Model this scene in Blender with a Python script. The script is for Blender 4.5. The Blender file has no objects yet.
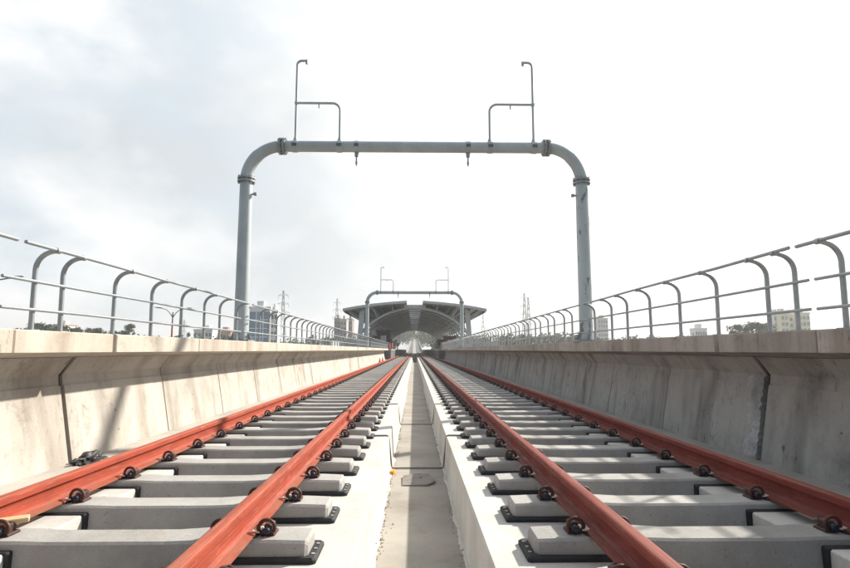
import bpy, bmesh, math, random
from mathutils import Vector
R = math.radians
C = bpy.context.scene.collection
sc = bpy.context.scene
random.seed(7)

# ------------------------------------------------------------------ helpers
class MB:
    """collects faces with material indices, builds ONE mesh object"""
    def __init__(s): s.v = []; s.f = []; s.m = []; s.sm = []
    def add(s, vs, fs, m=0, smooth=False):
        b = len(s.v); s.v += [tuple(p) for p in vs]
        for f in fs:
            s.f.append([b+i for i in f]); s.m.append(m); s.sm.append(smooth)
    def box(s, x0, x1, y0, y1, z0, z1, m=0, ch=0.0):
        if ch <= 0:
            vs = [(x0,y0,z0),(x1,y0,z0),(x1,y1,z0),(x0,y1,z0),(x0,y0,z1),(x1,y0,z1),(x1,y1,z1),(x0,y1,z1)]
            s.add(vs, [(0,3,2,1),(4,5,6,7),(0,1,5,4),(1,2,6,5),(2,3,7,6),(3,0,4,7)], m)
        else:
            c = ch
            rings = [(z0, 0), (z1-c, 0), (z1, c)]
            vs = []; n = 8
            for z, i in rings:
                a0, a1, b0, b1 = x0+i, x1-i, y0+i, y1-i
                vs += [(a0+c,b0,z),(a1-c,b0,z),(a1,b0+c,z),(a1,b1-c,z),(a1-c,b1,z),(a0+c,b1,z),(a0,b1-c,z),(a0,b0+c,z)]
            fs = [tuple(reversed(range(8))), tuple(range(16,24))]
            for r in range(2):
                for k in range(n): fs.append((r*n+k, r*n+(k+1)%n, (r+1)*n+(k+1)%n, (r+1)*n+k))
            s.add(vs, fs, m)
    def loft(s, rings, m=0, cap=True, smooth=False):
        n = len(rings[0]); vs = [p for r in rings for p in r]; fs = []
        for r in range(len(rings)-1):
            for k in range(n):
                fs.append((r*n+k, r*n+(k+1)%n, (r+1)*n+(k+1)%n, (r+1)*n+k))
        s.add(vs, fs, m, smooth)
        if cap:
            s.add(rings[0], [tuple(reversed(range(n)))], m)
            s.add(rings[-1], [tuple(range(n))], m)
    def tube(s, path, r, n=10, m=0, cap=True):
        P = [Vector(p) for p in path]; rings = []
        rr = r if isinstance(r, (list, tuple)) else [r]*len(P)
        up = None
        for i, p in enumerate(P):
            t = (P[min(i+1, len(P)-1)] - P[max(i-1, 0)]).normalized()
            if up is None:
                up = Vector((0,0,1)) if abs(t.z) < .9 else Vector((0,1,0))
            a = t.cross(up).normalized(); b = a.cross(t).normalized(); up = b
            rings.append([p + (a*math.cos(2*math.pi*k/n) + b*math.sin(2*math.pi*k/n))*rr[i] for k in range(n)])
        s.loft(rings, m, cap, True)
    def build(s, name, mats, parent=None, loc=(0,0,0), weld=True):
        me = bpy.data.meshes.new(name)
        me.from_pydata(s.v, [], s.f)
        if not isinstance(mats, (list, tuple)): mats = [mats]
        for mt in mats: me.materials.append(mt)
        me.polygons.foreach_set('material_index', s.m)
        me.polygons.foreach_set('use_smooth', s.sm)
        if weld:
            bm = bmesh.new(); bm.from_mesh(me)
            bmesh.ops.recalc_face_normals(bm, faces=bm.faces[:])
            bm.to_mesh(me); bm.free()
        me.update()
        o = bpy.data.objects.new(name, me); C.objects.link(o)
        o.location = loc
        if parent: o.parent = parent
        return o

def arc(c, r, a0, a1, n, ax=(1,0,0), ay=(0,0,1)):
    c = Vector(c); ax = Vector(ax); ay = Vector(ay)
    return [c + ax*r*math.cos(R(a0+(a1-a0)*i/n)) + ay*r*math.sin(R(a0+(a1-a0)*i/n)) for i in range(n+1)]
def tag(o, label=None, cat=None, group=None, kind=None):
    if label: o['label'] = label
    if cat: o['category'] = cat
    if group: o['group'] = group
    if kind: o['kind'] = kind
    return o
def thing(name, label, cat, loc=(0,0,0), group=None, rz=0):
    o = bpy.data.objects.new(name, None); C.objects.link(o); o.location = loc; o.rotation_euler = (0,0,rz)
    o.empty_display_size = .2
    return tag(o, label, cat, group)
def copy_tree(o, parent=None):
    c = o.copy(); C.objects.link(c)
    if parent: c.parent = parent
    for ch in list(o.children): copy_tree(ch, c)
    return c
def strip(o):
    for k in ('label', 'category', 'group'):
        if k in o: del o[k]
    return o

# ------------------------------------------------------------------ materials
def nodes(name):
    m = bpy.data.materials.new(name); m.use_nodes = True
    nt = m.node_tree; b = nt.nodes['Principled BSDF']
    return m, nt, b
def col(c): return (c[0], c[1], c[2], 1)
def coords(nt, rnd=True, scale=(1,1,1)):
    tc = nt.nodes.new('ShaderNodeTexCoord'); mp = nt.nodes.new('ShaderNodeMapping')
    mp.inputs['Scale'].default_value = scale
    nt.links.new(tc.outputs['Object'], mp.inputs['Vector'])
    if rnd:
        oi = nt.nodes.new('ShaderNodeObjectInfo'); ml = nt.nodes.new('ShaderNodeMath'); ml.operation = 'MULTIPLY'
        ml.inputs[1].default_value = 37.0
        nt.links.new(oi.outputs['Random'], ml.inputs[0]); nt.links.new(ml.outputs[0], mp.inputs['Location'])
    return mp.outputs['Vector']
def noise(nt, vec, scale, detail=6, rough=.6):
    n = nt.nodes.new('ShaderNodeTexNoise'); n.inputs['Scale'].default_value = scale
    n.inputs['Detail'].default_value = detail; n.inputs['Roughness'].default_value = rough
    nt.links.new(vec, n.inputs['Vector']); return n.outputs['Fac']
def ramp(nt, fac, p0, p1, c0=(0,0,0), c1=(1,1,1)):
    r = nt.nodes.new('ShaderNodeValToRGB')
    r.color_ramp.elements[0].position = p0; r.color_ramp.elements[1].position = p1
    r.color_ramp.elements[0].color = col(c0); r.color_ramp.elements[1].color = col(c1)
    nt.links.new(fac, r.inputs[0]); return r.outputs['Color']
def mix(nt, fac, a, b, mode='MIX'):
    n = nt.nodes.new('ShaderNodeMix'); n.data_type = 'RGBA'; n.blend_type = mode
    for s, v in ((n.inputs[0], fac), (n.inputs[6], a), (n.inputs[7], b)):
        if isinstance(v, (int, float)): s.default_value = v
        elif isinstance(v, tuple): s.default_value = col(v)
        else: nt.links.new(v, s)
    return n.outputs[2]
def bump(nt, b, h, strength, dist=.01):
    n = nt.nodes.new('ShaderNodeBump'); n.inputs['Strength'].default_value = strength; n.inputs['Distance'].default_value = dist
    nt.links.new(h, n.inputs['Height']); nt.links.new(n.outputs[0], b.inputs['Normal'])
def math_mul(nt, a, k):
    n = nt.nodes.new('ShaderNodeMath'); n.operation = 'MULTIPLY'; nt.links.new(a, n.inputs[0]); n.inputs[1].default_value = k
    return n.outputs[0]

def concrete(name, light, dark, stain=None, streak=0.0, blotch=.5, rust=None, bscale=1.4, bumps=.35, vary=.07):
    m, nt, b = nodes(name); v = coords(nt)
    c = mix(nt, ramp(nt, noise(nt, v, bscale, 8, .62), .32, .68), dark, light)
    c = mix(nt, ramp(nt, noise(nt, v, 55, 4, .7), .35, .75, (.82,.82,.82), (1.06,1.06,1.06)), c, c) if False else c
    sp = ramp(nt, noise(nt, v, 90, 3, .7), .30, .70, (.80,.80,.80), (1.1,1.1,1.1))
    c = mix(nt, .55, c, sp, 'MULTIPLY')
    pits = ramp(nt, noise(nt, v, 38, 2, .5), .66, .74)
    c = mix(nt, math_mul(nt, pits, .45), c, tuple(x*.35 for x in dark))
    if stain:
        big = ramp(nt, noise(nt, v, .9, 9, .68), .52, .72)
        c = mix(nt, math_mul(nt, big, blotch), c, stain)
    if streak:
        vs = coords(nt, True, (1.5, 1.5, .22))
        st = ramp(nt, noise(nt, vs, 1.5, 4, .5), .48, .78)
        gate = ramp(nt, noise(nt, v, .7, 5, .6), .38, .62)
        c = mix(nt, math_mul(nt, st, streak), c, stain)
        vs2 = coords(nt, True, (7, 7, .5))
        st2 = ramp(nt, noise(nt, vs2, 1.8, 4, .55), .58, .72)
        c = mix(nt, math_mul(nt, mix(nt, 1.0, st2, gate, 'MULTIPLY'), streak*.55), c, tuple(x*.8 for x in stain))
        v4 = coords(nt, True, (11, 11, 2.2)); scr = ramp(nt, noise(nt, v4, 1.6, 8, .8), .56, .64)
        gate2 = ramp(nt, noise(nt, v, .55, 4, .5), .50, .62)
        c = mix(nt, math_mul(nt, mix(nt, 1.0, scr, gate2, 'MULTIPLY'), streak*.95), c, tuple(x*.6 for x in stain))
        bl = ramp(nt, noise(nt, v, 3.0, 10, .78), .54, .66)
        c = mix(nt, math_mul(nt, mix(nt, 1.0, bl, gate, 'MULTIPLY'), streak*.8), c, tuple(x*.7 for x in stain))
    oi = nt.nodes.new('ShaderNodeObjectInfo')
    c = mix(nt, 1.0, c, ramp(nt, oi.outputs['Random'], 0, 1, (1-vary,1-vary,1-vary*1.05), (1+vary*.5,1+vary*.5,1+vary*.45)), 'MULTIPLY')
    if rust:
        rr = ramp(nt, noise(nt, v, 2.3, 7, .6), .60, .74)
        c = mix(nt, math_mul(nt, rr, .55), c, rust)
    nt.links.new(c, b.inputs['Base Color'])
    b.inputs['Roughness'].default_value = .88; b.inputs['Specular IOR Level'].default_value = .25
    bump(nt, b, noise(nt, v, 42, 6, .7), bumps, .006)
    return m
def painted(name, base, worn, rough=.5, scale=6, amount=.6, metallic=0, stretch=(1,1,1), p0=.5, p1=.66, spec=.4, dust=None):
    m, nt, b = nodes(name); v = coords(nt, True, stretch)
    c = mix(nt, math_mul(nt, ramp(nt, noise(nt, v, scale, 8, .65), p0, p1), amount), base, worn)
    c = mix(nt, .35, c, ramp(nt, noise(nt, v, scale*.3, 4), .3, .7, (.75,.75,.75), (1.15,1.15,1.15)), 'MULTIPLY')
    if dust:
        v2 = coords(nt, True, (14, 1.6, 14))
        c = mix(nt, math_mul(nt, ramp(nt, noise(nt, v2, 3, 6, .7), .56, .72), .5), c, dust)
    nt.links.new(c, b.inputs['Base Color'])
    nt.links.new(ramp(nt, noise(nt, v, scale*2, 4), .3, .7, (rough*.8,)*3, (min(1, rough*1.25),)*3), b.inputs['Roughness'])
    b.inputs['Metallic'].default_value = metallic; b.inputs['Specular IOR Level'].default_value = spec
    bump(nt, b, noise(nt, v, scale*5, 4), .12, .003)
    return m
def plain(name, c, rough=.6, var=.25, scale=4, metallic=0, spec=.4):
    m, nt, b = nodes(name); v = coords(nt)
    d = tuple(x*(1-var) for x in c); l = tuple(min(1, x*(1+var)) for x in c)
    nt.links.new(mix(nt, ramp(nt, noise(nt, v, scale, 6), .3, .7), d, l), b.inputs['Base Color'])
    b.inputs['Roughness'].default_value = rough; b.inputs['Metallic'].default_value = metallic
    b.inputs['Specular IOR Level'].default_value = spec
    return m

M = {}
M['slab'] = concrete('plinth_concrete', (.63,.615,.58), (.47,.455,.425), (.30,.27,.235), 0, .5, (.46,.33,.22))
M['bed'] = concrete('bed_concrete', (.42,.41,.39), (.30,.29,.28), (.20,.18,.16), 0, .5)
M['channel'] = concrete('channel_concrete', (.41,.38,.335), (.29,.27,.24), (.20,.165,.13), 0, .75, (.40,.31,.22), 1.1)
M['sleeper'] = concrete('sleeper_concrete', (.43,.42,.40), (.31,.30,.285), (.19,.175,.16), 0, .6, (.36,.26,.19), 2.4, .55, .12)
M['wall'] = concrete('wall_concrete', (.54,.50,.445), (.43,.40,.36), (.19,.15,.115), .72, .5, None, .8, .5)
M['wall_shaded'] = concrete('wall_shaded_concrete', (.45,.435,.41), (.34,.328,.31), (.095,.088,.08), .95, .55, None, .9, .6)  # right wall: shade is mixed into the base tone, stains are its own
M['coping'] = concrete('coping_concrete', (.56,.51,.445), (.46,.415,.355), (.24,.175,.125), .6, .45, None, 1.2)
M['coping_shaded'] = concrete('coping_shaded_concrete', (.46,.41,.365), (.35,.31,.275), (.14,.11,.09), .8, .55, None, 1.2)  # same coping, darkened in colour for the side away from the sun
M['strip'] = concrete('strip_concrete', (.50,.465,.42), (.38,.355,.32), (.24,.20,.17), 0, .5)
M['grout'] = concrete('grout', (.60,.60,.605), (.33,.325,.32), (.09,.085,.08), .5, .8, None, 5, .9)
M['mark'] = plain('tie_hole_mortar', (.17,.16,.15), .9)
M['joint_shade'] = plain('joint_backing', (.035,.032,.03), .9)  # near black stands in for the shade inside the gaps
def rail_paint(name, base, worn, dust, dirt):
    m, nt, b = nodes(name); v = coords(nt, True, (3, .8, 3))
    c = mix(nt, math_mul(nt, ramp(nt, noise(nt, v, 4, 9, .68), .42, .68), .8), base, worn)
    v2 = coords(nt, True, (16, 1.3, 16))
    c = mix(nt, math_mul(nt, ramp(nt, noise(nt, v2, 3, 7, .72), .54, .72), .6), c, dust)
    v3 = coords(nt, True, (30, 7, 30))
    c = mix(nt, math_mul(nt, ramp(nt, noise(nt, v3, 2.2, 3, .6), .66, .72), .7), c, dust)       # chips and scuffs
    t = nt.nodes.new('ShaderNodeTexCoord'); sp = nt.nodes.new('ShaderNodeSeparateXYZ'); nt.links.new(t.outputs['Object'], sp.inputs[0])
    def zmask(a, e):
        n = nt.nodes.new('ShaderNodeMapRange'); nt.links.new(sp.outputs['Z'], n.inputs['Value'])
        n.inputs['From Min'].default_value = a; n.inputs['From Max'].default_value = e; return n.outputs[0]
    vg = coords(nt, True, (4, 1.1, 4)); g = ramp(nt, noise(nt, vg, 3, 8, .7), .36, .64)
    foot = mix(nt, 1.0, zmask(-.138, -.152), g, 'MULTIPLY')
    c = mix(nt, math_mul(nt, foot, .6), c, dirt)                                                  # dirt lies on the foot
    vt = coords(nt, True, (8, .35, 8)); gt = ramp(nt, noise(nt, vt, 3, 6, .7), .38, .62)
    top = mix(nt, 1.0, zmask(-.009, -.003), gt, 'MULTIPLY')
    c = mix(nt, math_mul(nt, top, .55), c, dust)                                                  # scuffed running surface
    nt.links.new(c, b.inputs['Base Color'])
    nt.links.new(ramp(nt, noise(nt, v2, 4, 5), .3, .7, (.45,)*3, (.8,)*3), b.inputs['Roughness'])
    b.inputs['Specular IOR Level'].default_value = .18
    bump(nt, b, noise(nt, v, 30, 6, .7), .25, .003)
    return m
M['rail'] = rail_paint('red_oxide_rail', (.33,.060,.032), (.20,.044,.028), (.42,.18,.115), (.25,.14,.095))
M['rail_shaded'] = rail_paint('red_oxide_rail_shaded', (.19,.036,.027), (.115,.028,.023), (.29,.11,.08), (.16,.088,.065))  # same red paint, darkened for rails seen from their shaded side
M['rubber'] = plain('black_rubber', (.022,.022,.024), .75, .4, 9)
M['pad'] = plain('grey_pad', (.04,.04,.042), .7)
M['clip'] = painted('rusty_clip', (.085,.034,.026), (.03,.017,.016), .55, 12, .7, .2)
M['shoulder'] = painted('rusty_shoulder', (.060,.028,.024), (.02,.014,.014), .6, 14, .7, .2)
M['blue'] = plain('blue_clip_end', (.010,.014,.030), .4, .3)
M['insul'] = plain('cream_insulator', (.62,.56,.47), .6)
M['bolt'] = plain('grey_bolt', (.33,.32,.31), .5, .3, 20)
M['galv'] = painted('galvanised_steel', (.34,.365,.38), (.25,.27,.285), .42, 7, .7, .45, (1,1,1), .4, .7, .5)
M['gantry'] = painted('grey_gantry_paint', (.42,.465,.49), (.33,.365,.385), .48, 2.5, .75, .25, (1,1,.6), .42, .7, .4)
M['gantry_flake'] = painted('grey_gantry_flaked', (.42,.47,.495), (.13,.155,.17), .48, 5.5, .9, .25, (1,1,.45), .56, .62, .4)
M['flange'] = painted('flange_metal', (.30,.32,.335), (.19,.20,.20), .5, 9, .8, .4)
M['cable'] = plain('grey_conduit', (.16,.15,.14), .6)
M['board'] = painted('brown_board', (.23,.20,.18), (.13,.11,.10), .85, 5, .7)
M['rag'] = painted('black_plastic', (.03,.028,.03), (.30,.29,.28), .5, 11, .9, 0, (1,1,1), .62, .66)
M['timber'] = painted('pale_timber', (.62,.47,.27), (.48,.35,.19), .8, 9, .7, 0, (6,1,6))
M['orange'] = plain('orange_foam', (.75,.33,.05), .8, .3, 20)
M['leaf_dry'] = plain('dry_leaf', (.10,.06,.04), .8, .4, 30)
M['grit'] = plain('grit', (.33,.28,.22), .9, .5, 15)
M['steel_roof'] = plain('grey_roof_metal', (.22,.225,.235), .5, .12, .5, .1)
M['steel_dark'] = plain('dark_roof_metal', (.11,.113,.12), .55, .2, .5)
M['steel_light'] = plain('pale_roof_metal', (.42,.44,.46), .45, .1, .5, .2)
M['platform'] = plain('platform_concrete', (.30,.29,.28), .85, .2, .6)
M['platform_dark'] = plain('platform_face', (.115,.11,.11), .85, .3, .6)
M['red_board'] = plain('red_barrier', (.40,.06,.045), .6, .3, 1.5)
M['maroon'] = plain('maroon_screen', (.055,.025,.03), .7, .4, 1.2)
M['tan'] = plain('tan_timber', (.36,.25,.15), .8, .3, 2)
M['white_paint'] = plain('white_render', (.74,.75,.75), .7, .06, .1)
M['blue_glass'] = plain('blue_glass', (.10,.20,.33), .3, .25, .08, 0, .7)
M['glass'] = plain('grey_glass', (.08,.10,.12), .2, .3, .1, 0, .6)
M['tower_grey'] = plain('grey_tower_render', (.40,.39,.385), .8, .08, .1)
M['tower_brown'] = plain('brown_tower_render', (.27,.205,.18), .8, .1, .1)
M['tower_yellow'] = plain('yellow_tower_render', (.64,.56,.36), .8, .06, .1)
M['tower_pale'] = plain('pale_tower_render', (.62,.62,.63), .8, .06, .1)
M['roof_red'] = plain('rust_roof', (.36,.20,.15), .8, .2, .3)
M['pylon'] = plain('pylon_steel', (.30,.31,.32), .6, .1, .3)
M['lamp'] = plain('lamp_metal', (.20,.21,.22), .5, .15, 2, .3)
M['lamp_red'] = plain('red_band', (.42,.14,.11), .6, .15, 3)
M['bark'] = plain('bark', (.11,.085,.065), .9, .3, 3)
def foliage(name, a, b_):
    m, nt, b = nodes(name); v = coords(nt, True)
    c = mix(nt, ramp(nt, noise(nt, v, .35, 5), .35, .65), a, b_)
    nt.links.new(c, b.inputs['Base Color']); b.inputs['Roughness'].default_value = .75
    b.inputs['Specular IOR Level'].default_value = .2
    return m
M['leaf'] = foliage('foliage', (.030,.052,.022), (.075,.105,.040))
M['leaf2'] = foliage('foliage_olive', (.045,.065,.030), (.10,.12,.055))
M['ground'] = foliage('ground_scrub', (.07,.085,.045), (.16,.15,.10))

# ------------------------------------------------------------------ camera
CAMX, CAMZ = -.045, .8745          # z = 0 is the top of the rails
cam = bpy.data.cameras.new('camera'); co = bpy.data.objects.new('camera', cam); C.objects.link(co)
cam.sensor_width = 36; cam.lens = 24.0; cam.clip_end = 9000; cam.clip_start = .05
co.location = (CAMX, 0, CAMZ)
co.rotation_euler = (R(90+6.64), R(0.0), -math.atan(.0184))
sc.camera = co

# ------------------------------------------------------------------ light, sky
SUN = Vector((1, .75, .86)).normalized()
sun = bpy.data.lights.new('sun', 'SUN'); so = bpy.data.objects.new('sun', sun); C.objects.link(so)
sun.energy = 5.0; sun.angle = R(1.4); sun.color = (1, .94, .84)
so.rotation_euler = (-SUN).to_track_quat('-Z', 'Y').to_euler(); so.location = (30, 20, 30)
w = bpy.data.worlds.new('World'); sc.world = w; w.use_nodes = True
nt = w.node_tree; bg = nt.nodes['Background']
sky = nt.nodes.new('ShaderNodeTexSky'); sky.sky_type = 'NISHITA'; sky.sun_disc = False
sky.sun_elevation = math.asin(SUN.z); sky.sun_rotation = math.atan2(SUN.x, SUN.y)
sky.air_density = 1.2; sky.dust_density = 2.0
tc = nt.nodes.new('ShaderNodeTexCoord')
def wmath(op, a, b=None, clamp=False):
    n = nt.nodes.new('ShaderNodeMath'); n.operation = op; n.use_clamp = clamp
    for i, v in enumerate((a, b)):
        if v is None: continue
        if isinstance(v, (int, float)): n.inputs[i].default_value = v
        else: nt.links.new(v, n.inputs[i])
    return n.outputs[0]
sep = nt.nodes.new('ShaderNodeSeparateXYZ'); nt.links.new(tc.outputs['Generated'], sep.inputs[0])
zz = wmath('ADD', wmath('MAXIMUM', sep.outputs['Z'], 0.0), .22)      # project the directions on a cloud layer
cx = wmath('DIVIDE', sep.outputs['X'], zz); cy = wmath('DIVIDE', sep.outputs['Y'], zz)
cmb = nt.nodes.new('ShaderNodeCombineXYZ'); nt.links.new(cx, cmb.inputs[0]); nt.links.new(cy, cmb.inputs[1])
mp = nt.nodes.new('ShaderNodeMapping'); nt.links.new(tc.outputs['Generated'], mp.inputs['Vector']); mp.inputs['Scale'].default_value = (1.5, 1.5, 2.6)
mp.inputs['Location'].default_value = (1.37, 3.71, 1)
dot = nt.nodes.new('ShaderNodeVectorMath'); dot.operation = 'DOT_PRODUCT'
nt.links.new(tc.outputs['Generated'], dot.inputs[0]); dot.inputs[1].default_value = SUN
near_sun = ramp(nt, dot.outputs['Value'], .40, .86)
mp2 = nt.nodes.new('ShaderNodeMapping'); nt.links.new(tc.outputs['Generated'], mp2.inputs['Vector']); mp2.inputs['Scale'].default_value = (1.5, 1.5, 2.4); mp2.inputs['Location'].default_value = (-1.2, 2.3, 2)
cover = ramp(nt, noise(nt, mp.outputs['Vector'], 1.9, 10, .55), .31, .47)
thick = ramp(nt, noise(nt, mp2.outputs['Vector'], 1.6, 10, .54), .42, .62)
ahead = nt.nodes.new('ShaderNodeMapRange'); ahead.interpolation_type = 'SMOOTHSTEP'
nt.links.new(sep.outputs['Y'], ahead.inputs['Value']); ahead.inputs['From Min'].default_value = -.25; ahead.inputs['From Max'].default_value = .45
veil = math_mul(nt, ahead.outputs[0], .86)
cover = wmath('MULTIPLY', cover, wmath('ADD', math_mul(nt, ahead.outputs[0], .75), .25))
blue = mix(nt, veil, sky.outputs['Color'], (6.1, 6.9, 7.45))          # blue behind a high thin veil
cl = mix(nt, thick, (8.9,8.95,9.0), (5.6,6.05,6.4))                   # sunlit cloud / grey base
final = mix(nt, cover, blue, cl)
final = mix(nt, math_mul(nt, near_sun, .85), final, (10.3,10.1,9.8))
nt.links.new(final, bg.inputs['Color']); bg.inputs['Strength'].default_value = .0685

# ------------------------------------------------------------------ setting
TR = 1.775                       # track centre
YEND = 72.0
gb = MB(); gb.add([(-2600,-2600,-12),(2600,-2600,-12),(2600,2600,-12),(-2600,2600,-12)], [(0,1,2,3)])
tag(gb.build('ground', M['ground']), kind='structure')

def prism(mb, prof, y0, y1, m=0):
    mb.loft([[(x, y0, z) for x, z in prof], [(x, y1, z) for x, z in prof]], m)
b = MB()
ys = [-3.5]; y = 7.98
while y < 210: ys.append(y); y += 4.57
ys.append(212)
for i in range(len(ys)-1):
    for s in (-1, 1):
        prof = [(s*.362,-.80),(s*.388,-.312),(s*.398,-.300),(s*1.30,-.300),(s*1.30,-.80)]
        prism(b, prof, ys[i]+.006, ys[i+1]-.006)
        prof = [(s*2.285,-.80),(s*2.285,-.245),(s*2.295,-.235),(s*2.95,-.235),(s*2.96,-.245),(s*2.96,-.80)]
        prism(b, prof, ys[i]+.006, ys[i+1]-.006)
tag(b.build('track_slab', M['slab']), kind='structure')
b = MB()
for s in (-1, 1):
    b.box(*sorted((s*1.30, s*2.285)), -3.5, 212, -.80, -.425)
    b.box(*sorted((s*2.96, s*3.80)), -3.5, 212, -.80, -.335, 1)
b.box(-4.05, 4.05, -3.5, 212, -1.25, -.80)
tag(b.build('bridge_deck', [M['bed'], M['strip']]), kind='structure')
b = MB(); b.box(-.385, .385, -3.5, 212, -.798, -.733)
from mathutils import noise as mnoise
for s in (-1, 1):
    n = 520; vs = []
    for i in range(n):
        yy = 2.0 + 22*i/n
        wd = .018 + .05*max(0, mnoise.noise(Vector((yy*1.7, s*3, 0)))) + .022*abs(mnoise.noise(Vector((yy*9, s, 2)))) + .01*abs(mnoise.noise(Vector((yy*31, s, 5))))
        hh = .010 + .014*abs(mnoise.noise(Vector((yy*7, s*2, 9))))
        vs += [(s*.372, yy, -.733+hh), (s*(.362-wd*.55), yy, -.733+hh*.75), (s*(.362-wd), yy, -.7335)]
    b.add(vs, [(3*i+k, 3*i+k+1, 3*i+k+4, 3*i+k+3) for i in range(n-1) for k in (0, 1)], 1)
tag(b.build('drain_channel', [M['channel'], M['slab']]), kind='structure')
# grit gathered along both edges of the channel: nobody could count it
b = MB(); rg = random.Random(3)
for i in range(2600):
    s = rg.choice((-1, -1, 1)); yy = 2.2 + 14*rg.random()**1.6
    xx = s*(.358 - abs(rg.gauss(0, .016 + .022*abs(math.sin(yy*2.3+s))))); r = rg.uniform(.002, .007)*(2.4 if rg.random() < .05 else 1)
    c = Vector((xx, yy, -.733 + r*.4)); vs = []
    for d in ((1,0,0),(-1,0,0),(0,1,0),(0,-1,0),(0,0,1),(0,0,-1)):
        vs.append(c + Vector(d)*r*rg.uniform(.7, 1.3))
    b.add(vs, [(0,2,4),(2,1,4),(1,3,4),(3,0,4),(2,0,5),(1,2,5),(3,1,5),(0,3,5)])
tag(b.build('grit', M['grit']), 'brown grit and crumbs along the edges of the channel floor', 'grit', kind='stuff')

# ------------------------------------------------------------------ rails
hp = [(.075,-.172),(.075,-.1605),(.030,-.149),(.0125,-.132),(.0085,-.105),(.0085,-.080),(.0125,-.060),(.032,-.050),(.0365,-.046),
      (.0362,-.018),(.034,-.007),(.026,-.0022),(.012,0)]
prof = hp + [(-x, z) for x, z in reversed(hp)]
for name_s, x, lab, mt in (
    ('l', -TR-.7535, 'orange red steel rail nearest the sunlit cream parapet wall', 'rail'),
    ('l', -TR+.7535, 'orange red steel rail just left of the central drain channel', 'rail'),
    ('r', TR-.7535, 'shaded dark red steel rail just right of the central drain channel', 'rail_shaded'),
    ('r', TR+.7535, 'shaded dark red steel rail nearest the shaded grey parapet wall', 'rail_shaded')):
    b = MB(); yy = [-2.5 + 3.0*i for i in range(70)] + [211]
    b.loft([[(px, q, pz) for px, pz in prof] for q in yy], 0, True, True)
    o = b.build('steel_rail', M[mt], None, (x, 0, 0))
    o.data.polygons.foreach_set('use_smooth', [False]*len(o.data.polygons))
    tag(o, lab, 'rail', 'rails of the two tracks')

# ------------------------------------------------------------------ sleepers
def sleeper_block(mb, m=0):
    st = [(-1.135,.098,-.205,.10),(-1.118,.122,-.188,.135),(-.95,.125,-.182,.142),(-.50,.125,-.182,.142),(-.33,.118,-.190,.138),
          (.33,.118,-.190,.138),(.50,.125,-.182,.142),(.95,.125,-.182,.142),(1.118,.122,-.188,.135),(1.135,.098,-.205,.10)]
    rings = []
    for x, ht, zt, hb in st:
        rings.append([(x,-hb,-.44),(x,-ht-.004,zt-.014),(x,-ht+.010,zt),(x,ht-.010,zt),(x,ht+.004,zt-.014),(x,hb,-.44)])
    mb.loft(rings, m)
def boot_in(mb, s, m=0, mbolt=1):     # s = direction towards the channel
    a, e = s*.55, s*1.185
    x0, x1 = min(a, e), max(a, e)
    mb.box(x0, x1, -.162, .162, -.36, -.268, m, .012)
    for k in (-1, 0, 1):
        cx = s*1.160; cy = k*.085
        mb.tube([(cx, cy, -.270), (cx, cy, -.2645)], .011, 8, mbolt)
def boot_out(mb, s, m=0):             # the boot at the wall side of the sleeper
    x0, x1 = sorted((s*.488, s*1.15))
    mb.box(x0, x1, -.172, .172, -.424, -.226, m, .008)
def clip_coil(mb, u, x, m=0, mb_=1, z0=-.182):
    P = lambda a, v, z: (x + u*a, v, z0 + z)
    ring = [P(.055+.046*math.cos(R(t)), -.052, .045+.046*math.sin(R(t))) for t in range(-30, 211, 24)]
    mb.tube(ring + [P(.002,-.030,.034), P(-.008,.0,.036), P(-.006,.045,.038)], .0105, 8, m)
    mb.tube([P(.06,-.078,.034), P(.06,.085,.034)], .0135, 8, m)
    mb.tube([P(.06,-.088,.034), P(.06,-.083,.034), P(.06,-.060,.034)], [.015,.021,.021], 12, mb_)
    mb.tube([P(.06,.085,.034), P(.03,.105,.045), P(.0,.085,.045), P(-.006,.045,.038)], .0105, 8, m)
def clip_shoulder(mb, u, x, m=0, z0=-.182):
    x0, x1 = sorted((x+u*.022, x+u*.100))
    mb.box(x0, x1, -.058, .058, z0, z0+.016, m, .006)
    x0, x1 = sorted((x+u*.038, x+u*.084))
    mb.box(x0, x1, -.050, .046, z0+.016, z0+.064, m, .008)
def clip_insul(mb, u, x, m=0, z0=-.182):
    x0, x1 = sorted((x-u*.030, x+u*.018))
    mb.box(x0, x1, -.062, .040, z0+.019, z0+.030, m, .004)
CL = []
for rx in (-.7535, .7535):
    for u in (-1, 1): CL.append((u, rx + u*.078))
def rail_pads(mb, m=0):
    for rx in (-.7535, .7535): mb.box(rx-.085, rx+.085, -.085, .085, -.1825, -.1725, m)

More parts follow.
